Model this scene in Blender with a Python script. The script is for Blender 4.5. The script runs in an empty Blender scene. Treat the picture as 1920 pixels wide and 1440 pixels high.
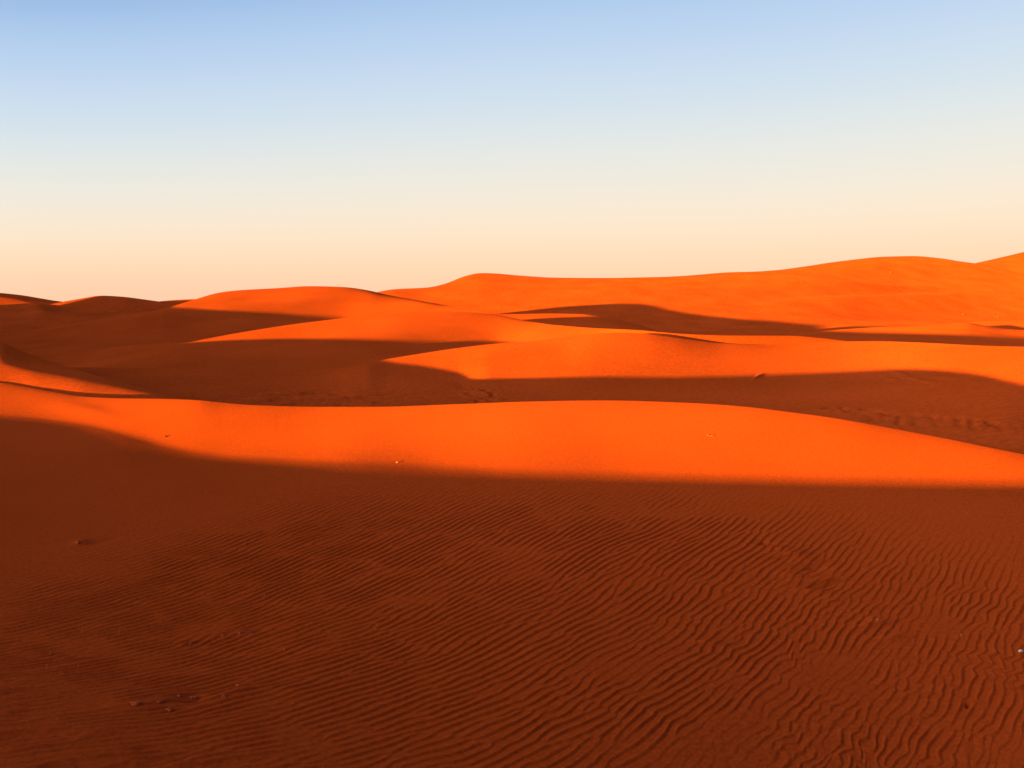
import bpy, math, random
import numpy as np
from mathutils import Vector, Matrix

random.seed(7)
SC = bpy.context.scene
COL = SC.collection

# ------------------------------------------------------------------ frame of reference
# camera at the origin looking along +Y, z up.  A photo pixel (px, py) is the
# direction ((px-960)/F, 1, -(py-HOR)/F).
F = 26.0 * 1920 / 36.0
HOR = 575.0
SUN_AZ = math.radians(45.0)          # the light travels right and away from the camera
SUN_EL = math.radians(1.75)
TE = math.tan(SUN_EL)
L = Vector((math.sin(SUN_AZ) * math.cos(SUN_EL), math.cos(SUN_AZ) * math.cos(SUN_EL), -math.sin(SUN_EL)))
CA, SA = math.cos(SUN_AZ), math.sin(SUN_AZ)


def sun_t(x, y): return x * CA - y * SA      # across the light
def sun_s(x, y): return x * SA + y * CA      # along the light


# ------------------------------------------------------------------ numeric helpers
def pchip_slopes(X, Z):
    h = np.diff(X, axis=0); h = np.where(np.abs(h) < 1e-9, 1e-9, h)
    d = np.diff(Z, axis=0) / h
    m = np.zeros_like(Z)
    if len(X) == 2:
        m[0] = m[1] = d[0]; return m, h, d
    w1 = 2 * h[1:] + h[:-1]; w2 = h[1:] + 2 * h[:-1]
    same = d[:-1] * d[1:] > 0
    with np.errstate(divide='ignore', invalid='ignore'):
        hm = (w1 + w2) / (w1 / d[:-1] + w2 / d[1:])
    m[1:-1] = np.where(same, hm, 0)
    m[0] = d[0]; m[-1] = d[-1]
    return m, h, d


def curve(px, pts, col):
    """smooth interpolation of column `col` of the (px, ...) control points"""
    xs = np.array([p[0] for p in pts], float); ys = np.array([p[col] for p in pts], float)
    if len(xs) == 1: return np.full_like(px, ys[0])
    m, h, d = pchip_slopes(xs[:, None], ys[:, None]); m = m[:, 0]; h = h[:, 0]
    m[0] = 0; m[-1] = 0
    q = np.clip(px, xs[0], xs[-1])
    i = np.clip(np.searchsorted(xs, q, side='right') - 1, 0, len(xs) - 2)
    t = (q - xs[i]) / h[i]
    return ((1 + 2 * t) * (1 - t) ** 2 * ys[i] + t * (1 - t) ** 2 * h[i] * m[i]
            + t * t * (3 - 2 * t) * ys[i + 1] + t * t * (t - 1) * h[i] * m[i + 1])


def smooth_cols(a, px, w):
    """gaussian smoothing of a curve along px, width w pixels"""
    if w <= 0: return a
    g = np.arange(px[0] - 4 * w, px[-1] + 4 * w, max(w / 6, 0.5))
    v = np.interp(g, px, a)
    k = np.arange(-18, 19) * max(w / 6, 0.5)
    k = np.exp(-0.5 * (k / w) ** 2); k /= k.sum()
    v = np.convolve(np.pad(v, 18, mode='edge'), k, mode='valid')
    return np.interp(px, g, v)


def sstep(x, a, b):
    t = np.clip((x - a) / (b - a), 0, 1)
    return t * t * (3 - 2 * t)


def lattice(ix, iy, seed):
    h = (ix.astype(np.int64) * 374761393 + iy.astype(np.int64) * 668265263 + seed * 974634777) & 0xFFFFFFFF
    h = ((h ^ (h >> 13)) * 1274126177) & 0xFFFFFFFF
    h = h ^ (h >> 16)
    return (h & 0xFFFFFF) / float(0xFFFFFF) * 2 - 1


def noise2(x, y, seed=0):
    x0 = np.floor(x); y0 = np.floor(y)
    fx = x - x0; fy = y - y0
    fx = fx * fx * fx * (fx * (fx * 6 - 15) + 10); fy = fy * fy * fy * (fy * (fy * 6 - 15) + 10)
    ix = x0.astype(np.int64); iy = y0.astype(np.int64)
    a = lattice(ix, iy, seed); b = lattice(ix + 1, iy, seed)
    c = lattice(ix, iy + 1, seed); d = lattice(ix + 1, iy + 1, seed)
    return (a * (1 - fx) + b * fx) * (1 - fy) + (c * (1 - fx) + d * fx) * fy


def fbm(x, y, seed=0, octs=3):
    r = 0; a = 1.0
    for k in range(octs):
        r = r + a * noise2(x * 2 ** k, y * 2 ** k, seed + k * 17); a *= 0.5
    return r


# ------------------------------------------------------------------ materials
def sand_material(name, grain=60.0, bump=0.35, tint=1.0):
    m = bpy.data.materials.new(name); m.use_nodes = True
    nt = m.node_tree; N = nt.nodes; K = nt.links
    bs = N['Principled BSDF']
    bs.inputs['Roughness'].default_value = 0.9
    bs.inputs['Specular IOR Level'].default_value = 0.0
    bs.inputs['Diffuse Roughness'].default_value = 0.8
    tc = N.new('ShaderNodeTexCoord')
    # broad tone variation of the sand itself (iron-rich and paler drifts)
    n1 = N.new('ShaderNodeTexNoise'); n1.inputs['Scale'].default_value = 0.12; n1.inputs['Detail'].default_value = 4
    n2 = N.new('ShaderNodeTexNoise'); n2.inputs['Scale'].default_value = grain; n2.inputs['Detail'].default_value = 5
    n2.inputs['Roughness'].default_value = 0.75
    K.new(tc.outputs['Object'], n1.inputs['Vector']); K.new(tc.outputs['Object'], n2.inputs['Vector'])
    r1 = N.new('ShaderNodeValToRGB')
    r1.color_ramp.elements[0].position = 0.32; r1.color_ramp.elements[0].color = (0.290 * tint, 0.0400 * tint, 0.0066 * tint, 1)
    r1.color_ramp.elements[1].position = 0.68; r1.color_ramp.elements[1].color = (0.370 * tint, 0.0520 * tint, 0.0095 * tint, 1)
    K.new(n1.outputs['Fac'], r1.inputs['Fac'])
    mx = N.new('ShaderNodeMix'); mx.data_type = 'RGBA'; mx.blend_type = 'MULTIPLY'; mx.inputs['Factor'].default_value = 1.0
    r2 = N.new('ShaderNodeValToRGB')
    r2.color_ramp.elements[0].position = 0.30; r2.color_ramp.elements[0].color = (0.74, 0.74, 0.74, 1)
    r2.color_ramp.elements[1].position = 0.70; r2.color_ramp.elements[1].color = (1.24, 1.24, 1.24, 1)
    K.new(n2.outputs['Fac'], r2.inputs['Fac'])
    K.new(r1.outputs['Color'], mx.inputs['A']); K.new(r2.outputs['Color'], mx.inputs['B'])
    K.new(mx.outputs['Result'], bs.inputs['Base Color'])
    bp = N.new('ShaderNodeBump'); bp.inputs['Strength'].default_value = bump; bp.inputs['Distance'].default_value = 0.25 / grain
    K.new(n2.outputs['Fac'], bp.inputs['Height']); K.new(bp.outputs['Normal'], bs.inputs['Normal'])
    return m


SAND_NEAR = sand_material('sand_near', 30, 0.2)
SAND_MID = sand_material('sand_mid', 6, 0.10)
SAND_FAR = sand_material('sand_far', 1.3, 0.06)


def plain(name, rgb, rough=0.9, var=0.25, scale=40):
    m = bpy.data.materials.new(name); m.use_nodes = True
    N = m.node_tree.nodes; K = m.node_tree.links; bs = N['Principled BSDF']
    bs.inputs['Roughness'].default_value = rough; bs.inputs['Specular IOR Level'].default_value = 0.2
    n = N.new('ShaderNodeTexNoise'); n.inputs['Scale'].default_value = scale; n.inputs['Detail'].default_value = 4
    tc = N.new('ShaderNodeTexCoord'); K.new(tc.outputs['Object'], n.inputs['Vector'])
    r = N.new('ShaderNodeValToRGB')
    r.color_ramp.elements[0].position = 0.3; r.color_ramp.elements[0].color = tuple(c * (1 - var) for c in rgb) + (1,)
    r.color_ramp.elements[1].position = 0.7; r.color_ramp.elements[1].color = tuple(min(1, c * (1 + var)) for c in rgb) + (1,)
    K.new(n.outputs['Fac'], r.inputs['Fac']); K.new(r.outputs['Color'], bs.inputs['Base Color'])
    return m


STONE = plain('pale_stone', (0.42, 0.17, 0.07))
BONE = plain('bleached_white', (0.74, 0.66, 0.56), var=0.08)
CLOD = plain('crusted_sand', (0.27, 0.040, 0.008), var=0.3)
DARKC = plain('dark_crust', (0.09, 0.022, 0.008))
STRAW = plain('dry_straw', (0.36, 0.095, 0.022), var=0.2, scale=80)
WOOD = plain('bleached_twig', (0.50, 0.11, 0.02), var=0.2)
SHRUB = plain('pale_desert_shrub', (0.46, 0.12, 0.03))


# ------------------------------------------------------------------ mesh building
def grid_mesh(name, X, Y, Z, mat, label):
    R, C = X.shape
    me = bpy.data.meshes.new(name)
    co = np.empty((R * C, 3), np.float32)
    co[:, 0] = X.ravel(); co[:, 1] = Y.ravel(); co[:, 2] = Z.ravel()
    idx = np.arange(R * C, dtype=np.int32).reshape(R, C)
    q = np.stack([idx[:-1, :-1], idx[:-1, 1:], idx[1:, 1:], idx[1:, :-1]], -1).reshape(-1, 4)
    nf = len(q)
    me.vertices.add(R * C); me.vertices.foreach_set('co', co.ravel())
    me.loops.add(nf * 4); me.loops.foreach_set('vertex_index', q.ravel())
    me.polygons.add(nf)
    me.polygons.foreach_set('loop_start', np.arange(0, nf * 4, 4, dtype=np.int32))
    me.polygons.foreach_set('use_smooth', np.ones(nf, dtype=bool))
    me.update(calc_edges=True)
    me.materials.append(mat)
    o = bpy.data.objects.new(name, me); COL.objects.link(o)
    o['kind'] = 'structure'; o['label'] = label; o['category'] = 'dune'
    return o


SURF = {}


def dune(key, label, knots, px0, px1, mat, step=2.0, rows=(24,), back=6.0, backrows=26, rnd=0.02, slip=27.0,
         und=0.0, und_scale=0.12, smooth=10, extra=None, dense=None, crest_round=0.45):
    """knots: list (near to far) of control lists [(px, py, depth), ...]; the last one is the crest"""
    px = np.arange(px0, px1 + step, step, dtype=float)
    if dense is not None: px = dense
    P = [smooth_cols(curve(px, k, 1), px, smooth) for k in knots]
    D = [smooth_cols(curve(px, k, 2), px, smooth * 1.5) for k in knots]
    Yk = np.array(D)
    for i in range(1, len(Yk)): Yk[i] = np.maximum(Yk[i], Yk[i - 1] * 1.004)
    Zk = np.array([-(p - HOR) / F * y for p, y in zip(P, Yk)])
    m, h, d = pchip_slopes(Yk, Zk)
    m[-1] = d[-1] * crest_round          # windward slopes ease off towards the crest
    Ys, Zs = [], []
    for i in range(len(Yk) - 1):
        n = rows[min(i, len(rows) - 1)]
        for t in np.linspace(0, 1, n, endpoint=False):
            Ys.append(Yk[i] + t * h[i])
            Zs.append((1 + 2 * t) * (1 - t) ** 2 * Zk[i] + t * (1 - t) ** 2 * h[i] * m[i]
                      + t * t * (3 - 2 * t) * Zk[i + 1] + t * t * (t - 1) * h[i] * m[i + 1])
    nfront = len(Ys)
    Yc, Zc = Yk[-1], Zk[-1]
    r = rnd * Yc
    ts = math.tan(math.radians(slip))
    dmax = back / ts + r
    mc = np.clip(m[-1], -0.3, 0.3)
    for t in np.linspace(0, 1, backrows):
        dd = dmax * t ** 2
        Ys.append(Yc + dd)
        Zs.append(Zc - ts * (np.sqrt(dd * dd + r * r) - r) + mc * r * (1 - np.exp(-dd / r)) * 0.5)
    Y = np.array(Ys); Z = np.array(Zs)
    U = (px - 960) / F
    X = U[None, :] * Y
    if und:
        sc = und_scale
        Z = Z + und * fbm(X * sc, Y * sc, hash(label) % 97 if False else len(label), 3)
    PX = np.broadcast_to(px[None, :], Y.shape)
    PY = HOR - F * Z / Y
    if extra is not None:
        Z = Z + extra(X, Y, Z, PX, PY, nfront)
    SURF[key] = (X, Y, Z, nfront, px)
    return grid_mesh('sand_dune', X, Y, Z, mat, label)


def hit(key, px, py):
    """world point of dune `key` seen at photo pixel (px, py)"""
    X, Y, Z, nf, cols = SURF[key]
    j = int(np.argmin(np.abs(cols - px)))
    col = HOR - F * Z[:nf, j] / Y[:nf, j]
    i = int(np.argmin(np.abs(col - py)))
    return Vector((X[i, j], Y[i, j], Z[i, j]))


# ------------------------------------------------------------------ ripple field
def ripple_texture(n=1024, per=8.0, seed=3, br=0.13, ba=0.14):
    rng = np.random.default_rng(seed)
    w = rng.standard_normal((n, n)) + 1j * rng.standard_normal((n, n))
    f = np.fft.fftfreq(n) * per                    # cycles per ripple length
    kp, kq = np.meshgrid(f, f, indexing='xy')
    kr = np.hypot(kp, kq); th = np.arctan2(kq, kp)
    g = np.exp(-0.5 * ((kr - 1) / br) ** 2 - 0.5 * (th / ba) ** 2)
    c = np.fft.ifft2(w * g)
    return c / np.abs(c).mean()


def sample(tex, p, q, per=8.0):
    n = tex.shape[0]
    x = (p * per) % n; y = (q * per) % n
    x0 = np.floor(x).astype(int); y0 = np.floor(y).astype(int)
    fx = x - x0; fy = y - y0
    x0 %= n; y0 %= n; x1 = (x0 + 1) % n; y1 = (y0 + 1) % n
    return ((tex[y0, x0] * (1 - fx) + tex[y0, x1] * fx) * (1 - fy)
            + (tex[y1, x0] * (1 - fx) + tex[y1, x1] * fx) * fy)


def ripple_profile(phi):
    # long gentle stoss slope, short steep lee slope
    return np.sin(phi + 0.8 * np.sin(phi)) - 0.10 * np.cos(2 * phi)


T1 = ripple_texture(seed=3)
T2 = ripple_texture(seed=11, br=0.2, ba=0.3)


def gauss(PX, PY, cx, cy, rx, ry, rot=0.0):
    a = math.radians(rot); dx = PX - cx; dy = PY - cy
    u = (dx * math.cos(a) + dy * math.sin(a)) / rx; v = (-dx * math.sin(a) + dy * math.cos(a)) / ry
    return np.exp(-0.5 * (u * u + v * v))


def foreground_relief(X, Y, Z, PX, PY, nf):
    u = X / Y; m = np.log(Y)
    wob = 0.9 * noise2(m * 5, u * 5, 5) + 0.3 * noise2(m * 16, u * 16, 6) + 0.10 * noise2(m * 45, u * 45, 9)
    ug = np.linspace(-2, 2, 4001); sp = 0.82 + 0.18 * sstep(ug, -0.5, -0.1)
    sg = np.cumsum(sp) * (ug[1] - ug[0]); sg -= np.interp(0.0, ug, sg)
    su = np.interp(u, ug, sg); sd = np.interp(u, ug, sp)
    pm = 1.64 * (29 - 27 * su); pu = 1.64 * ((-27 * m + 13) * sd - 10 * u)
    lam = Y / np.hypot(pm, pu)
    right = sstep(u, 0.05, 0.45) * sstep(PY, 960, 1150)
    q0 = 1.2 * (46 * m + 30 * u)
    zz = q0 / 4.2 + 1.1 * noise2(m * 9, u * 9, 21) + 0.6 * noise2(m * 22, u * 22, 22)
    tri = 2 * np.abs(zz - np.floor(zz + 0.5)) * 2 - 1
    P = 1.64 * (29 * m + (13 - 27 * m) * su - 5 * u * u) + wob * (0.55 + 0.15 * right) + right * 0.22 * tri * (0.7 + 1.3 * noise2(m * 11, u * 11, 33))
    Q = q0 + 0.5 * noise2(m * 8, u * 8, 8)
    c1 = sample(T1, P, Q)
    c2 = sample(T2, P + 7.3, Q * 0.9 + 3.1)
    # calm the defects a little on the left, more of them on the right
    c = c1 * (1 - 0.4 * right) + c2 * (0.1 + 0.42 * right)
    amp = np.clip(np.abs(c), 0, 1.0) ** 0.45
    h1 = ripple_profile(np.angle(c)) * amp
    # a second, flatter set of crests crossing the first in the lower right and along the bottom
    P2 = 26 * m - 5 * u - 3 * m * u + 0.5 * noise2(m * 8, u * 8, 40) + 0.2 * noise2(m * 30, u * 30, 41)
    c3 = sample(T2, P2 + 31.0, 30 * u + 5 * m + 11.0)
    bott = sstep(PY, 1150, 1400)
    x2 = np.clip(0.4 * right + 0.3 * bott, 0, 1) * sstep(np.abs(c3) + 0.5 * noise2(m * 10, u * 10, 52), 0.75, 1.5)
    h = h1 * (1 - 0.55 * x2) + 0.75 * x2 * ripple_profile(np.angle(c3))
    # where the ripples live
    edge = np.interp(PX, [-400, 0, 300, 480, 640, 800, 1000, 1250, 1400, 1650, 1920, 2300], [1120, 1080, 985, 925, 878, 868, 868, 878, 900, 985, 1045, 1080])
    mask = 0.3 * sstep(PY - edge, -70, 30) * sstep(PY, 905, 960) + 0.7 * sstep(PY - edge, -8, 110)
    patch = 1.0 - 0.75 * sstep(fbm(m * 9, u * 7, 60, 3), 0.35, 0.95) + 0.12 * fbm(m * 5, u * 5, 61, 2)
    crust = sstep(PY + 0.33 * (400 - PX), 1330, 1460) * sstep(-PX, -620, -260)
    mask = mask * np.clip(patch, 0.25, 1.2) * (1 - 0.3 * crust)
    dz = lam * h * mask * (0.036 + 0.042 * sstep(PY, 885, 990)) * (1 + 0.3 * sstep(-u, 0.0, 0.4)) * (1 - 0.2 * right)
    # broken, crusty sand in the lower left
    cr = fbm(P * 0.55, Q * 0.16, 71, 4)
    dz += crust * 0.2 * lam * np.tanh(2.2 * cr)
    # smooth low swells everywhere
    dz += 0.0002 * Y * fbm(m * 14, u * 14, 83, 2)
    dz += 0.0005 * Y * fbm(m * 3.2, u * 3.2, 80, 2) * sstep(PY, 770, 900)
    # very fine unevenness
    dz += (0.00005 + 0.00007 * sstep(PY, 880, 960)) * Y * noise2(m * 240, u * 240, 90)
    front = np.zeros_like(Y); front[:nf] = 1
    dz *= front
    # lumps and broken crust patches
    for (cx, cy, rx, ry, rot, hh) in [
        (255, 1322, 34, 6, -8, .9), (330, 1304, 26, 5, -14, .8), (300, 1318, 30, 5, -10, .8), (360, 1312, 16, 4, -5, -1.0), (420, 1304, 40, 5, -10, .6),
        (450, 1293, 20, 5, -15, .6), (540, 1293, 40, 6, 8, .35), (150, 1018, 12, 4, -10, .8), (190, 1015, 26, 3, -12, -.6),
        (410, 1191, 26, 4, -8, .7), (455, 1186, 14, 4, 0, .6), (345, 1210, 12, 4, -8, .6), (150, 1238, 24, 3, -12, .6),
        (1440, 1020, 16, 3, 12, -.9), (1455, 1026, 18, 3, 4, .7), (1490, 1038, 18, 3, -3, .8), (1475, 1046, 18, 3, 0, -.7), (1500, 1048, 26, 5, 8, .5),
        (1525, 1064, 14, 4, 0, -1.0), (1488, 1080, 20, 3, 6, .7), (1545, 1089, 18, 3, -4, .8), (1545, 1096, 20, 4, -4, -.8), (1530, 1109, 22, 3, 4, .8),
        (1560, 1125, 26, 4, -10, .5), (1640, 1170, 22, 3, -8, .7), (1680, 1195, 18, 3, -4, .6), (1330, 1206, 20, 3, 6, .7), (1815, 1322, 3, 3, 0, -1.3),
        (1640, 1163, 14, 3, 4, .5)]:
        dz += gauss(PX, PY, cx, cy, rx, ry, rot) * hh * 0.0042 * Y * front
    # hump on the sunlit left shoulder
    dz += gauss(PX, PY, 165, 772, 40, 9, 10) * 0.0028 * Y * front
    return dz


fine = np.concatenate([np.arange(-700, -60, 20.0), np.arange(-60, 1980, 1.6), np.arange(1980, 2700, 20.0)])

# ---- dune 1: the slope at our feet and its sunlit crest
D1_S = [(-400, 770, 23), (0, 781, 21), (100, 790, 20), (160, 799, 19), (230, 818, 17.4), (300, 838, 16), (360, 851, 15), (420, 859, 14.3), (520, 865, 13.5), (640, 871, 12.7),
        (813, 881, 12), (1000, 889, 11.3), (1150, 893, 11), (1300, 896, 10.7), (1500, 900, 10.4), (1700, 903, 10.2), (1920, 905, 10), (2300, 908, 9.8)]
D1_C = [(-400, 690, 28), (0, 717, 25), (60, 728, 24), (110, 737, 23.2), (160, 744, 22.5), (220, 747, 21.6), (300, 748, 20.5), (370, 750.5, 19.5), (420, 755.5, 19), (480, 760, 18.4), (600, 763, 17.5),
        (700, 763, 16.8), (860, 758, 16), (1000, 753, 15.4), (1130, 751, 15), (1280, 755, 14.3), (1400, 763, 13.6), (1500, 775, 13), (1600, 790, 12.4), (1700, 808, 12), (1800, 828, 11.5), (1920, 852, 11), (2300, 930, 10)]
dune('D1', 'shaded foreground slope of rippled orange sand rising to a long sunlit band and crest',
     [[(0, 2600, 1.54)], [(0, 1440, 3.8), (960, 1440, 4.1), (1920, 1440, 4.5)], [(-400, 1200, 6.3), (0, 1200, 6.2), (300, 1200, 6.05), (640, 1200, 5.75), (960, 1200, 5.75), (1920, 1200, 6.0)],
      [(-400, 1000, 10), (0, 1000, 9.9), (300, 1000, 9.5), (640, 1000, 8.8), (1100, 1000, 8.4), (1920, 1000, 8.4)],
      [(-400, 870, 15.8), (0, 870, 15.1), (300, 900, 12.75), (640, 915, 11.1), (1150, 925, 10.25), (1920, 935, 9.65)], D1_S, D1_C],
     0, 0, SAND_NEAR, dense=fine, rows=(30, 260, 240, 100, 60, 110), back=4.5, rnd=0.012, smooth=9, extra=foreground_relief)

# ---- dune 1b: the shoulder sweeping down from the left behind it
dune('D1b', 'low shoulder of sand at the left edge sweeping down to the right behind the foreground crest',
     [[(-150, 745, 24.2), (0, 737, 24.3), (200, 770, 22.5), (500, 800, 20)], [(-150, 718, 25.2), (0, 718, 25.2), (60, 729, 24.3), (110, 738, 23.7), (160, 745, 23.2), (300, 757, 22.6), (500, 785, 21)],
      [(-150, 712, 28), (-60, 688, 28), (0, 682, 27.9), (70, 692, 27.2), (150, 707, 25.8), (250, 729, 24.2), (350, 747, 23.4), (460, 764, 22.6), (520, 778, 22)],
      [(-150, 700, 34), (-60, 657, 37.5), (0, 640, 39.5), (20, 648, 38.5), (60, 665, 35), (110, 683, 31.2), (170, 701, 28.2), (250, 723, 25.6), (330, 740, 24.4), (420, 755, 23.4), (480, 765, 23), (540, 782, 22.6)]],
     -170, 540, SAND_MID, step=2, rows=(12, 30, 40), back=4, rnd=0.012, smooth=8, und=0.01)


def valley_relief(X, Y, Z, PX, PY, nf):
    front = np.zeros_like(Y); front[:nf] = 1
    dz = np.zeros_like(Y)
    rng = np.random.default_rng(4)
    # two lines of footprints
    prints = []
    x = 1560.0
    while x < 1930:
        y = np.interp(x, [1560, 1700, 1800, 1930], [766, 777, 787, 803])
        prints.append((x + rng.normal(0, 3), y + rng.normal(0, 1.5), rng.uniform(5, 8), rng.uniform(1.6, 2.3))); x += rng.uniform(13, 22)
    x = 1635.0
    while x < 1860:
        y = np.interp(x, [1635, 1760, 1860], [785, 794, 802])
        prints.append((x + rng.normal(0, 3), y + rng.normal(0, 1.5), rng.uniform(5, 8), rng.uniform(1.8, 2.5))); x += rng.uniform(20, 30)
    for (cx, cy, rx, ry) in prints:
        g = gauss(PX, PY, cx, cy, rx, ry)
        dz += -0.0095 * Y * g + 0.0036 * Y * gauss(PX, PY, cx - 2, cy + ry * 1.9, rx, ry)
    # crusted streaks on the valley floor
    fl = sstep(PY, 722, 740) * sstep(-PX, -900, -640) * sstep(PX, 380, 520)
    n = fbm(PX / 48.0 + PY / 30.0, PY / 4.2, 15, 4)
    dz += fl * 0.0028 * Y * np.tanh(2.0 * n)
    fl2 = sstep(PY, 720, 733) * sstep(-PX, -990, -900) * sstep(PX, 830, 890)
    dz += fl2 * 0.0016 * Y * fbm(PX / 14.0, PY / 4.0, 19, 3)
    # scuffed drift where the shadow edge breaks up
    for (cx, cy, rx, ry, rot, hh) in [(1690, 702, 12, 2.0, 15, 1), (1715, 712, 16, 1.6, 12, .8), (1770, 708, 20, 2, 5, .8), (1675, 712, 8, 1.6, 5, .7), (1740, 716, 26, 2, 8, .5), (1420, 707, 7, 1.6, -30, .8)]:
        dz += gauss(PX, PY, cx, cy, rx, ry, rot) * hh * 0.0022 * Y
    return dz * front


K2 = 0.93
def sc(lst, k): return [(a, b, c * k) for a, b, c in lst]
# ---- dune 2: the middle dune whose nose points left, with the shaded hollow below it
D2_S = [(100, 735, 36), (245, 728, 37), (450, 722, 38), (600, 703, 39.5), (705, 681, 40), (750, 695, 38), (800, 708, 36.5), (840, 718, 35), (870, 724, 34), (910, 727, 32.3), (1050, 720, 32.4), (1250, 711, 33.7),
        (1450, 699, 35.6), (1560, 694, 36.3), (1650, 693, 35.5), (1700, 698, 33.5), (1760, 708, 29.5), (1840, 721, 25.5), (1920, 730, 23), (2300, 745, 20)]
D2_C = [(60, 688, 45), (245, 690, 44), (400, 693, 43), (500, 696, 42.5), (560, 697, 42), (640, 687, 41.5), (705, 677, 41), (800, 662, 42), (860, 653, 42.5), (930, 645, 42.5), (1000, 640, 42.5), (1060, 632, 43), (1110, 626, 42.6), (1160, 624, 42.4),
        (1210, 626, 42.2), (1260, 632, 42.2), (1310, 639, 42.4), (1360, 644, 42.8), (1450, 646, 43.8), (1560, 641, 44.6), (1640, 640, 44), (1720, 642, 41.5), (1800, 646, 38.5), (1870, 649, 34.5), (1920, 650, 32), (2300, 652, 28)]
dune('D2', 'middle dune with a sunlit face tapering to a nose on the left above the dark hollow',
     [sc([(60, 860, 17), (400, 850, 18), (960, 850, 17), (1400, 870, 15), (1700, 900, 14), (1920, 960, 12.5), (2300, 1000, 12)], K2),
      sc([(60, 768, 31), (400, 765, 31), (700, 757, 30), (960, 752, 27.5), (1150, 757, 26.5), (1400, 765, 26), (1600, 776, 23.5), (1750, 780, 21), (1920, 800, 17.5), (2300, 830, 16)], K2), sc(D2_S, K2), sc(D2_C, K2)],
     60, 2300, SAND_MID, step=2, rows=(16, 110, 60), back=4, rnd=0.015, smooth=8, und=0.015, crest_round=0.8, extra=valley_relief)

# ---- dune 3
D3_S = [(-100, 690, 62), (60, 690, 63), (220, 662, 64), (300, 650, 64.5), (355, 643, 65), (420, 638, 64.5), (520, 635, 63.5), (640, 635, 62.5), (760, 638, 62), (860, 643, 62), (930, 648, 62), (1050, 655, 50), (1200, 668, 40.5), (1300, 672, 39.4), (1640, 676, 40)]
D3_C = [(-100, 700, 68), (0, 690, 68), (60, 678, 68), (140, 662, 68), (220, 650, 68), (290, 645, 68), (355, 640, 68), (450, 623, 69.5), (540, 609, 71), (640, 597, 72), (700, 590, 73), (760, 586, 73.5), (820, 584, 74), (880, 585, 74), (930, 590, 73),
        (1000, 603, 70), (1050, 611, 63), (1120, 615, 51), (1200, 620, 42.8), (1280, 627, 40.7), (1380, 631, 41.0), (1480, 631, 41.9), (1560, 637, 42.5), (1600, 642, 42.8), (1660, 652, 42.8)]
dune('D3', 'long low dune with a sunlit back and a wedge of shade along its foot',
     [[(-100, 800, 30), (960, 800, 30), (1660, 760, 34)], [(-100, 712, 46), (300, 705, 46), (700, 700, 46), (1000, 690, 46), (1150, 695, 36), (1300, 700, 33), (1660, 705, 33)], D3_S, D3_C],
     -100, 1660, SAND_MID, step=2, rows=(14, 50, 50), back=5, rnd=0.015, smooth=9, und=0.05, und_scale=0.08)

# ---- dune 3b: low pale swell behind it
dune('D3b', 'small pale grazed swell of sand tucked behind the middle dunes',
     [[(860, 625, 76), (1260, 645, 72)], [(860, 606, 86), (1000, 606, 86), (1200, 621, 82), (1260, 628, 82)],
      [(860, 596, 93), (905, 588, 94), (960, 589, 95), (1030, 588, 95), (1090, 589, 95), (1140, 595, 94), (1190, 607, 92), (1225, 617, 91), (1260, 628, 90)]],
     860, 1260, SAND_MID, step=2, rows=(16, 30), back=4, rnd=0.015, smooth=6, und=0.02, und_scale=0.08)

# ---- dune 5: low dune on the right
dune('D5', 'low sunlit dune on the right with a thin dark strip of shade along its foot',
     [[(1400, 660, 60), (2300, 665, 60)], [(1400, 648, 82), (1600, 644, 82), (1920, 650, 80), (2300, 655, 80)],
      [(1440, 640, 100), (1515, 625, 102), (1560, 619, 105), (1620, 615, 108), (1700, 611, 111), (1770, 607, 113), (1810, 605, 114), (1840, 609, 113), (1890, 617, 111), (1930, 619, 112), (2000, 615, 114), (2300, 610, 116)]],
     1440, 2300, SAND_MID, step=2, rows=(16, 50), back=5, rnd=0.012, smooth=6, und=0.03, und_scale=0.06)

# ---- the apron behind it that catches its crest's shadow
dune('D5c', 'gentle sunlit apron of sand between the low right dune and the big far dune',
     [[(1660, 670, 70), (2300, 660, 75)], [(1660, 640, 112), (1760, 632, 116), (1900, 632, 118), (2300, 632, 120)],
      [(1660, 632, 132), (1740, 617, 136), (1800, 606, 139), (1860, 602, 141), (1940, 600, 143), (2300, 600, 150)]],
     1660, 2300, SAND_FAR, step=2, rows=(12, 40), back=5, rnd=0.03, smooth=8, und=0.03, und_scale=0.05)

# ---- dune 4
D4_S = [(-200, 640, 112), (60, 625, 114), (170, 604, 117), (250, 589, 119), (325, 577, 121), (380, 580, 120.5), (440, 583, 120), (540, 589, 120), (640, 598, 120), (760, 608, 113), (900, 620, 98)]
D4_C = [(-200, 640, 118), (0, 628, 120), (100, 613, 122), (170, 601, 124), (230, 590, 126), (290, 582, 128), (325, 573, 130), (370, 560, 134), (410, 549, 137), (450, 544, 139), (520, 540, 140), (580, 536, 141), (640, 538, 141), (690, 545, 140), (720, 552, 139), (780, 563, 135),
        (830, 573, 130), (870, 580, 121), (905, 586, 110), (930, 589.5, 105), (960, 600, 102)]
dune('D4', 'rounded dune on the left with an orange sunlit top and deep brown shade below',
     [[(-200, 700, 72), (960, 680, 72)], [(-200, 662, 96), (300, 640, 98), (960, 640, 98)], D4_S, D4_C],
     -200, 960, SAND_MID, step=2, rows=(14, 40, 60), back=8, rnd=0.015, smooth=8, und=0.12, und_scale=0.05)

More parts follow.
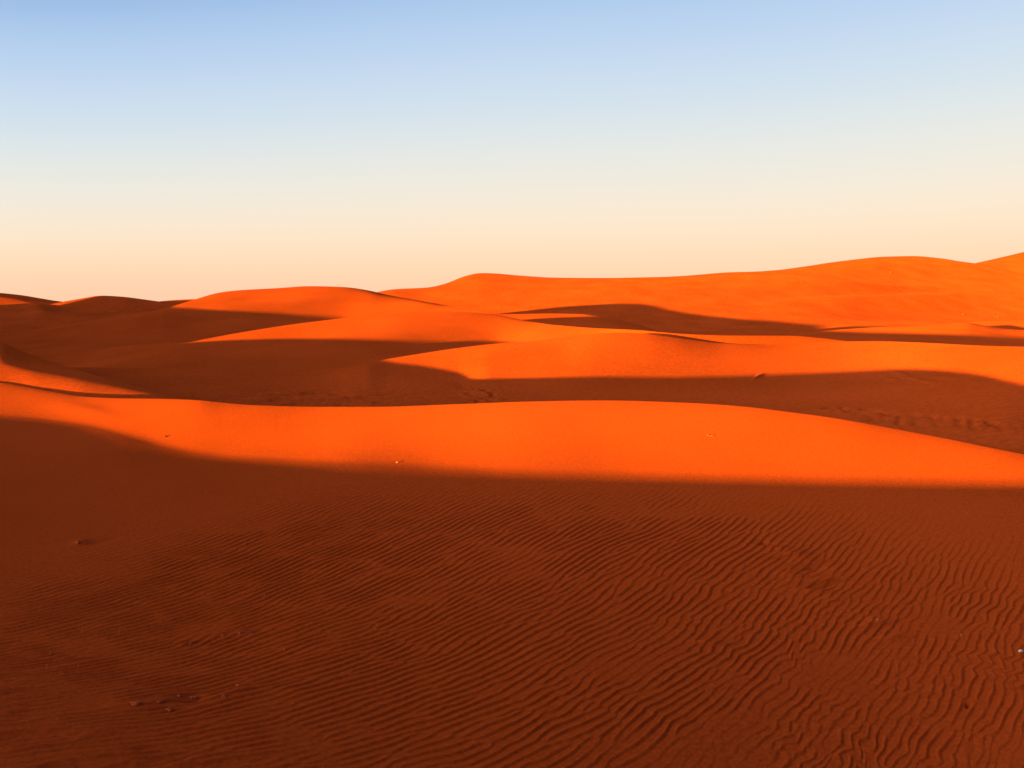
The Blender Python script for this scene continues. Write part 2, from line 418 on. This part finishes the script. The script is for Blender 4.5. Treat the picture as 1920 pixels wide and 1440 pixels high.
# ---- dune 4L: far left, a lit sliver at its top
D4L_S = [(-300, 575, 172), (0, 572, 176), (62, 568, 178), (120, 578, 178), (330, 590, 178)]
D4L_C = [(-300, 545, 184), (0, 557, 184), (40, 562, 183), (62, 567, 182), (120, 573, 182), (200, 578, 182), (340, 588, 182)]
dune('D4L', 'shaded dune at the far left with a thin sunlit sliver along its top',
     [[(-300, 650, 118), (340, 640, 118)], [(-300, 610, 150), (340, 605, 150)], D4L_S, D4L_C],
     -300, 340, SAND_FAR, step=2, rows=(12, 24, 24), back=10, rnd=0.012, smooth=5, und=0.08, und_scale=0.04)

# ---- dune 6: small distant peak, lit on its left flank only
dune('D6', 'small distant peaked dune lit only on its left flank',
     [[(30, 620, 200), (460, 620, 200)], [(30, 590, 232), (130, 585, 232), (460, 590, 232)],
      [(30, 582, 246), (80, 573, 247), (105, 568, 248), (150, 560, 249), (190, 554, 250), (230, 556, 250), (270, 561, 250), (300, 565, 250), (330, 568, 250), (400, 575, 250), (460, 585, 250)]],
     30, 460, SAND_FAR, step=1.5, rows=(12, 36), back=12, rnd=0.008, smooth=4, und=0.06, und_scale=0.04)

# ---- dune 7, dune 10: farthest ridges on the left
dune('D7', 'far off orange crest between the peaked dune and the rounded dune',
     [[(200, 600, 300), (560, 600, 300)], [(200, 575, 352), (270, 569, 352), (300, 565, 352), (340, 562, 352), (385, 561, 352), (430, 562, 352), (560, 575, 352)]],
     200, 560, SAND_FAR, step=2, rows=(30,), back=14, rnd=0.01, smooth=5, und=0.1, und_scale=0.03)
dune('D10', 'dark far ridge against the sky at the left edge',
     [[(-400, 600, 228), (230, 600, 228)], [(-400, 540, 262), (-100, 543, 262), (0, 549, 262), (40, 553, 262), (70, 558, 262), (100, 563, 262), (130, 567, 262), (230, 578, 262)]],
     -400, 230, SAND_FAR, step=2, rows=(40,), back=14, rnd=0.01, smooth=5, und=0.08, und_scale=0.03)


# ---- dune 8: the big far dune
def far_swells(X, Y, Z, PX, PY, nf):
    front = np.zeros_like(Y); front[:nf] = 1
    dz = 2.8 * gauss(PX, PY, 1540, 534, 150, 8, 4) - 2.0 * gauss(PX, PY, 1700, 550, 120, 7, -2) + 1.2 * gauss(PX, PY, 1640, 520, 160, 8, 3)
    dz += 2.4 * gauss(PX, PY, 1680, 566, 130, 11, 0) - 2.4 * gauss(PX, PY, 1680, 522, 130, 12, 0)
    dz += 0.5 * gauss(PX, PY, 1330, 548, 160, 10, 2) + 0.5 * gauss(PX, PY, 1850, 555, 90, 12, 6)
    return dz * front


D8_S = [(500, 585, 203), (900, 580, 204), (1160, 576, 205), (1480, 590, 204), (1700, 602, 214), (1920, 608, 230), (2300, 612, 250)]
D8_C = [(500, 580, 225), (640, 560, 228), (705, 547, 236), (740, 541, 241), (800, 539, 246), (835, 532, 252), (870, 519, 258), (900, 513, 262), (930, 514, 262), (980, 518, 260), (1040, 521, 259), (1150, 521, 260), (1300, 519, 270), (1400, 513, 286), (1460, 507, 298),
        (1530, 497, 316), (1590, 488, 332), (1650, 481, 345), (1710, 480, 352), (1760, 484, 352), (1800, 490, 348), (1830, 494, 344), (1880, 504, 336), (1920, 513, 328), (2020, 540, 315), (2300, 560, 300)]
dune('D8', 'largest far dune spanning the right half with a sunlit face and a long dark shadow at its foot',
     [[(500, 640, 140), (2300, 650, 140)], [(500, 605, 178), (1500, 613, 178), (2300, 620, 178)], D8_S, D8_C],
     500, 2300, SAND_FAR, step=1.6, rows=(12, 40, 110), back=16, rnd=0.012, smooth=7, und=0.25, und_scale=0.022, extra=far_swells)
dune('D9', 'sunlit slope rising out of the picture behind the big dune at the right edge',
     [[(1640, 560, 345), (2600, 540, 345)], [(1640, 545, 410), (1740, 518, 420), (1830, 493, 432), (1870, 484, 437), (1920, 472, 442), (2000, 455, 448), (2150, 435, 455), (2600, 430, 455)]],
     1640, 2600, SAND_FAR, step=2, rows=(60,), back=20, rnd=0.012, smooth=6, und=0.15, und_scale=0.02)

# ------------------------------------------------------------------ unseen ridge beside and behind the camera, crest shaped to cast the shadow edges
tab = []


def add_S(lst, k=1.0, lift=0.0):
    for px, py, y in lst:
        y *= k; x = (px - 960) / F * y; z = -(py - HOR) / F * y
        tab.append((sun_t(x, y), z + TE * sun_s(x, y) + lift))


add_S([p for p in D1_S if 0 <= p[0] <= 1920])
tab += [(45, 9.0), (25, 12.0), (14, 10.0), (8, 6.0), (4, 2.0), (1.8, -0.9), (0.3, -1.85)]  # high rise behind the camera, added to keep sky glow off the near sand
tab += [(-31, -2.9), (-36, -2.9), (-41, -2.9), (-44.4, -2.7)]
add_S([p for p in D3_S if 355 <= p[0] <= 870])
tab += [(-45.6, -2.05)]
tab += [(-75, -1.7), (-85, -1.0), (-95, -0.3)]
add_S([p for p in D4_S if 325 <= p[0] <= 640])
tab += [(-135, 1.7), (-150, 2.0), (-190, 2.8), (-205, 3.2)]
add_S([p for p in D4L_S if 0 <= p[0] <= 62])
tab += [(-222, 1.8), (-232, 4.0), (-250, 6.5), (-262, 7.2), (-270, 7.2), (-274.0, 6.6), (-276.3, 1.0)]
tab += [(-288, 0.8), (-292, 2.0), (-297, 6.0), (-306, 8.0), (-320, 8.2), (-335, 6.0), (-350, 5.0), (-430, 5.0)]
tab.sort()
TT = np.array([a for a, b in tab]); TH = np.array([b for a, b in tab])
tg = np.concatenate([np.arange(-430, -60, 0.8), np.arange(-60, 46, 0.25)])
so = 0.062 * np.abs(tg) - 5.0
zo = np.interp(tg, TT, TH) - so * TE
dl = np.concatenate([-np.linspace(1, 0, 50) ** 2 * 90, np.linspace(0, 1, 60)[1:] ** 2 * 40])
S = so[None, :] + dl[:, None]
far = np.clip(np.abs(tg) / 100, 0.25, 1.5)
r = 0.5 * far
zz = np.where(dl[:, None] < 0, zo[None, :] - 0.16 * (np.sqrt(dl[:, None] ** 2 + (2 * r) ** 2) - 2 * r), zo[None, :] - 0.45 * (np.sqrt(dl[:, None] ** 2 + r ** 2) - r))
T = np.broadcast_to(tg[None, :], S.shape)
OX = S * SA + T * CA; OY = S * CA - T * SA
grid_mesh('sand_dune', OX, OY, zz, SAND_MID, 'long unseen sand ridge left of the frame and behind the viewer, shaped to shade the dunes')

# ------------------------------------------------------------------ the desert floor out to the horizon
me = bpy.data.meshes.new('desert_ground')
me.from_pydata([(-6000, -6000, -7.5), (6000, -6000, -7.5), (6000, 6000, -7.5), (-6000, 6000, -7.5)], [], [(0, 1, 2, 3)])
me.materials.append(SAND_FAR)
g = bpy.data.objects.new('desert_ground', me); COL.objects.link(g); g['kind'] = 'structure'
g['label'] = 'flat desert floor of orange sand beneath the dunes'; g['category'] = 'ground'


# ------------------------------------------------------------------ small things lying on the sand
def new_mesh(name, verts, faces, mat, smooth=False, parent=None):
    me = bpy.data.meshes.new(name); me.from_pydata([tuple(v) for v in verts], [], faces); me.update()
    if smooth: me.polygons.foreach_set('use_smooth', [True] * len(me.polygons))
    me.materials.append(mat)
    o = bpy.data.objects.new(name, me); COL.objects.link(o)
    if parent: o.parent = parent
    return o


def tag(o, label, cat, group=None):
    o['label'] = label; o['category'] = cat
    if group: o['group'] = group
    return o


def lump(name, sx, sy, sz, mat, seed, rough=0.3):
    """an irregular stone or clod with its origin at the base"""
    rng = random.Random(seed); off = [rng.uniform(0, 50) for _ in range(3)]
    nu, nv = 14, 9; V = []; Fc = []
    for i in range(nv + 1):
        th = math.pi * i / nv
        for k in range(nu):
            ph = 2 * math.pi * k / nu
            d = Vector((math.sin(th) * math.cos(ph), math.sin(th) * math.sin(ph), math.cos(th)))
            rr = 1 + rough * (math.sin(3.1 * d.x + off[0]) * math.sin(2.7 * d.y + off[1]) + 0.6 * math.sin(6.3 * d.z + off[2] + 4 * d.x))
            V.append((d.x * rr * sx, d.y * rr * sy, max(d.z, -0.5) * rr * sz + 0.35 * sz))
    for i in range(nv):
        for k in range(nu):
            a = i * nu + k; b = i * nu + (k + 1) % nu
            Fc.append((a, a + nu, b + nu, b))
    return new_mesh(name, V, Fc, mat, True)


def tube(pts, radii, sides=6):
    V = []; Fc = []
    for i, p in enumerate(pts):
        p = Vector(p); q = Vector(pts[min(i + 1, len(pts) - 1)]) - Vector(pts[max(i - 1, 0)]); q.normalize()
        a = q.orthogonal().normalized(); b = q.cross(a)
        for k in range(sides):
            an = 2 * math.pi * k / sides
            V.append(p + (a * math.cos(an) + b * math.sin(an)) * radii[i])
    for i in range(len(pts) - 1):
        for k in range(sides):
            Fc.append((i * sides + k, i * sides + (k + 1) % sides, (i + 1) * sides + (k + 1) % sides, (i + 1) * sides + k))
    Fc.append(tuple(range(sides))[::-1]); Fc.append(tuple((len(pts) - 1) * sides + k for k in range(sides)))
    return V, Fc


def place(o, key, px, py, sink=0.0):
    p = hit(key, px, py); o.location = (p.x, p.y, p.z - sink); return p


def pxm(key, px, py):
    return hit(key, px, py).y / F       # metres per photo pixel there


# the bright scrap at the right edge
k = pxm('D1', 1914, 1222)
o = lump('bone_fragment', 6.0 * k, 2.4 * k, 2.6 * k, BONE, 5, 0.25); place(o, 'D1', 1914, 1222); o.rotation_euler = (0, 0.25, 0.3)
tag(o, 'bleached white fragment lying on dark rippled sand at the right edge', 'bone')

for px, py, sx, sz, mat, seed, lab in [
        (745, 868, 2.1, 1.7, STONE, 2, 'pale pebble on the edge between sunlit band and foreground shade'),
        (1802, 1191, 2.2, 1.8, STONE, 8, 'tiny pinkish pebble among ripples in the shaded right foreground'),
        (311, 819, 3.2, 2.2, DARKC, 3, 'small dark stone lying alone on the sunlit left shoulder'),
        (1645, 1162, 2.0, 1.8, STONE, 9, 'tiny pebble beside a broken ripple right of centre in the shade')]:
    k = pxm('D1', px, py); o = lump('pebble', sx * k, sx * 0.8 * k, sz * k, mat, seed, 0.22)
    place(o, 'D1', px, py, 0.3 * k); o.rotation_euler = (0, 0, seed)
    tag(o, lab, 'pebble', 'pebbles on the sand')

# twigs
def twig(key, px, py, length, lab, seed, mat=WOOD, thick=1.0, tilt=0.0):
    rng = random.Random(seed); k = pxm(key, px, py)
    pts = [(i / 6 * length * k - length * k / 2, rng.uniform(-.8, .8) * k, (1.2 + 0.9 * math.sin(i * 1.3 + seed)) * k + tilt * i * k) for i in range(7)]
    V, Fc = tube(pts, [thick * k * (1.0 - 0.09 * i) for i in range(7)])
    n0 = len(V); a = Vector(pts[3])
    V2, F2 = tube([a, a + Vector((1.5, .5, 2.2)) * k, a + Vector((3.2, .4, 3.3)) * k], [0.6 * thick * k, 0.45 * thick * k, 0.25 * thick * k])
    V += V2; Fc += [tuple(i + n0 for i in f) for f in F2]
    o = new_mesh('twig', V, Fc, mat, True); place(o, key, px, py)
    tag(o, lab, 'twig', 'dry twigs on the sand'); return o


twig('D1', 1332, 818, 13, 'pale dry twig lying on the sunlit near band right of centre', 1, WOOD, 0.8).rotation_euler = (0, 0.06, -0.25)
twig('D2', 1418, 707, 10, 'dry twig at the upper edge of the dark valley shadow', 4, WOOD, 0.8).rotation_euler = (0, -0.2, 0.7)

# dry straws standing in the lower left
STR = [(94, 1230, 11, 'short upright straw at the far left of the foreground'), (128, 1233, 8, 'low bent straw right of the leftmost upright straw'), (224, 1193, 13, 'taller forked straw at the left of the foreground'),
       (154, 1188, 8, 'tiny straw stub above the leftmost straws'), (255, 1228, 8, 'single straw standing below the forked straw'), (87, 1250, 6, 'pale straw stub lowest at the left edge'),
       (146, 1252, 9, 'straw stub beside a low sand streak'), (496, 1124, 9, 'upright straw among fine ripples left of centre'), (596, 1133, 10, 'lone pale upright straw left of centre'),
       (742, 1145, 12, 'upright straw nearest the middle of the foreground'), (707, 1176, 10, 'leaning straw just left of the middle of the foreground'), (533, 1220, 8, 'straw pair stub right of the low clods'),
       (356, 1212, 9, 'straw beside the crusted clods on the left'), (402, 1192, 9, 'straw poking from the upper row of clods'), (137, 1085, 6, 'small straw stub high on the smooth left slope'), (458, 1022, 6, 'tiny straw in the ripples below the sunlit band')]
rs = random.Random(12)
for px, py, hpx, lab in STR:
    k = pxm('D1', px, py); pts = [(0, 0, -2 * k)]; lean = rs.uniform(-.25, .25)
    for i in range(1, 5): pts.append((lean * i * i * 0.12 * hpx * k, rs.uniform(-.3, .3) * k, hpx * k * i / 4))
    V, Fc = tube(pts, [0.75 * k, 0.7 * k, 0.6 * k, 0.5 * k, 0.3 * k], 5)
    n0 = len(V); a = Vector(pts[2]); sg = rs.choice((-1, 1))
    V2, F2 = tube([a, a + Vector((sg * 2.0, .3, 1.2)) * k, a + Vector((sg * 3.5, .2, 1.0)) * k], [0.5 * k, 0.4 * k, 0.25 * k], 5)
    V += V2; Fc += [tuple(i + n0 for i in f) for f in F2]
    o = new_mesh('straw', V, Fc, STRAW, True); place(o, 'D1', px, py)
    tag(o, lab, 'straw', 'dry straws on the sand')

# crusted clods in the lower left
CL = [(255, 1321, 11, 3.6, 'long low clod at the left end of the lower clod row'), (300, 1317, 8, 3, 'flat clod second from the left in the lower row'), (335, 1306, 7, 3, 'clod at the head of the lower row'),
      (362, 1309, 7, 3.5, 'dark hollow sided clod in the middle of the lower row'), (420, 1307, 6, 3.2, 'isolated dark clod right of the lower row middle'), (447, 1285, 5, 2.8, 'uppermost clod of the lower row'),
      (318, 1332, 7, 2.6, 'lowest clod under the lower row'), (418, 1190, 6, 2.6, 'left clod of the upper row'), (453, 1187, 6, 3, 'paler clod of the upper row'), (472, 1189, 4, 2.2, 'smallest clod at the right end of the upper row'), (147, 1018, 6, 2.8, 'single clod alone on the smooth upper left slope')]
for n, (px, py, w_, h_, lab) in enumerate(CL):
    k = pxm('D1', px, py); o = lump('sand_clod', w_ * k, w_ * 0.55 * k, h_ * k, CLOD, 20 + n, 0.42); place(o, 'D1', px, py, 1.0 * k)
    o.rotation_euler = (0, 0, rs.uniform(-.5, .3)); tag(o, lab, 'sand clod', 'crusted clods in the lower left')

# pale shrubs far away on the big dune
def shrub(px, py, r, lab, seed):
    rng = random.Random(seed); k = pxm('D8', px, py); V = []; Fc = []
    for i in range(46):
        az = rng.uniform(0, 6.283); el = rng.uniform(0.15, 1.5); ln = r * k * rng.uniform(.6, 1.1)
        tip = Vector((math.cos(az) * math.cos(el), math.sin(az) * math.cos(el), math.sin(el))) * ln
        mid = tip * 0.5 + Vector((rng.uniform(-.1, .1), rng.uniform(-.1, .1), 0.1)) * r * k
        v, f = tube([(0, 0, -0.1 * r * k), mid, tip], [0.10 * r * k, 0.09 * r * k, 0.05 * r * k], 4)
        n0 = len(V); V += v; Fc += [tuple(a + n0 for a in q) for q in f]
    o = new_mesh('desert_shrub', V, Fc, SHRUB); place(o, 'D8', px, py); tag(o, lab, 'shrub', 'tiny shrubs on the big far dune')


shrub(1669, 511, 2.6, 'tiny pale shrub high on the big far dune near its summit', 1)
shrub(1806, 590, 2.6, 'tiny pale shrub low on the big far dune at right', 2)
shrub(1872, 595, 2.2, 'tiny pale shrub nearest the right edge on the big far dune', 3)


# ------------------------------------------------------------------ sky, sun, camera
w = bpy.data.worlds.new('World'); SC.world = w; w.use_nodes = True
nt = w.node_tree; N = nt.nodes; K = nt.links
bg = N['Background']; bg.inputs['Strength'].default_value = 0.12
tc = N.new('ShaderNodeTexCoord')
sep = N.new('ShaderNodeSeparateXYZ'); K.new(tc.outputs['Generated'], sep.inputs[0])
ramp = N.new('ShaderNodeValToRGB')
cr = ramp.color_ramp; cr.interpolation = 'B_SPLINE'


def lin(c):
    c = c / 255.0
    return c / 12.92 if c <= 0.04045 else ((c + 0.055) / 1.055) ** 2.4


EXPO = 3.15
GAIN = 1.0 / (0.12 * 2 ** EXPO)
SKY = [(0.0, (253, 204, 168)), (0.04, (254, 213, 175)), (0.08, (253, 224, 192)), (0.115, (250, 230, 206)), (0.155, (240, 232, 218)), (0.205, (228, 231, 227)), (0.255, (211, 224, 234)),
       (0.305, (198, 217, 238)), (0.355, (181, 206, 237)), (0.405, (162, 195, 232)), (0.5, (122, 154, 210)), (0.7, (74, 102, 156)), (1.0, (46, 66, 112))]
while len(cr.elements) < len(SKY): cr.elements.new(0.5)
for e, (p, c) in zip(cr.elements, SKY):
    e.position = p; e.color = (lin(c[0]) * GAIN, lin(c[1]) * GAIN, lin(c[2]) * GAIN, 1)
# bluer towards the left, paler towards the right
hd = N.new('ShaderNodeMath'); hd.operation = 'SUBTRACT'; hd.inputs[0].default_value = 0.12; hd.use_clamp = True
K.new(sep.outputs['X'], hd.inputs[1])
hq = N.new('ShaderNodeMath'); hq.operation = 'MULTIPLY'; K.new(hd.outputs[0], hq.inputs[0]); K.new(hd.outputs[0], hq.inputs[1])
hx = N.new('ShaderNodeMath'); hx.operation = 'MULTIPLY_ADD'; hx.inputs[1].default_value = 0.70; hx.inputs[2].default_value = 0.985
K.new(hq.outputs[0], hx.inputs[0])
fz = N.new('ShaderNodeMath'); fz.operation = 'MULTIPLY'; K.new(sep.outputs['Z'], fz.inputs[0]); K.new(hx.outputs[0], fz.inputs[1])
K.new(fz.outputs[0], ramp.inputs['Fac'])
# the glow round the low sun, from the physical sky model
sky = N.new('ShaderNodeTexSky'); sky.sky_type = 'NISHITA'; sky.sun_disc = False
sky.sun_elevation = SUN_EL; sky.sun_rotation = math.radians(225.0)
sky.air_density = 1.0; sky.dust_density = 2.0
mix = N.new('ShaderNodeMix'); mix.data_type = 'RGBA'; mix.blend_type = 'ADD'; mix.inputs['Factor'].default_value = 0.02
K.new(ramp.outputs['Color'], mix.inputs['A']); K.new(sky.outputs['Color'], mix.inputs['B'])
# broad warm afterglow on the side of the setting sun
sd = N.new('ShaderNodeVectorMath'); sd.operation = 'DOT_PRODUCT'
sd.inputs[1].default_value = (-0.96, -0.27, 0.04)
K.new(tc.outputs['Generated'], sd.inputs[0])
mr = N.new('ShaderNodeMapRange'); mr.inputs['From Min'].default_value = 0.05; mr.inputs['From Max'].default_value = 1.0
mr.interpolation_type = 'SMOOTHSTEP'
K.new(sd.outputs['Value'], mr.inputs['Value'])
pw = N.new('ShaderNodeMath'); pw.operation = 'POWER'; pw.inputs[1].default_value = 4.0
K.new(mr.outputs['Result'], pw.inputs[0])
gl = N.new('ShaderNodeMix'); gl.data_type = 'RGBA'; gl.blend_type = 'ADD'
gl.inputs['B'].default_value = (4.1 * GAIN, 3.75 * GAIN, 2.7 * GAIN, 1)
K.new(pw.outputs['Value'], gl.inputs['Factor']); K.new(mix.outputs['Result'], gl.inputs['A'])
K.new(gl.outputs['Result'], bg.inputs['Color'])

ld = bpy.data.lights.new('sun', 'SUN'); ld.energy = 2.2; ld.angle = math.radians(0.5); ld.color = (1.0, 0.59, 0.01)
lo = bpy.data.objects.new('sun', ld); COL.objects.link(lo)
lo.rotation_euler = L.to_track_quat('-Z', 'Y').to_euler(); lo.location = (-30, -30, 20)

cd = bpy.data.cameras.new('camera'); cam = bpy.data.objects.new('camera', cd); COL.objects.link(cam)
cd.sensor_fit = 'HORIZONTAL'; cd.sensor_width = 36.0; cd.lens = 26.0
cd.shift_y = -(720 - HOR) / 1920.0
cd.clip_start = 0.05; cd.clip_end = 20000
cam.location = (0, 0, 0); cam.rotation_euler = (math.radians(90), 0, 0)
SC.camera = cam

SC.view_settings.view_transform = 'Standard'; SC.view_settings.look = 'None'
SC.view_settings.exposure = EXPO; SC.view_settings.gamma = 1.0
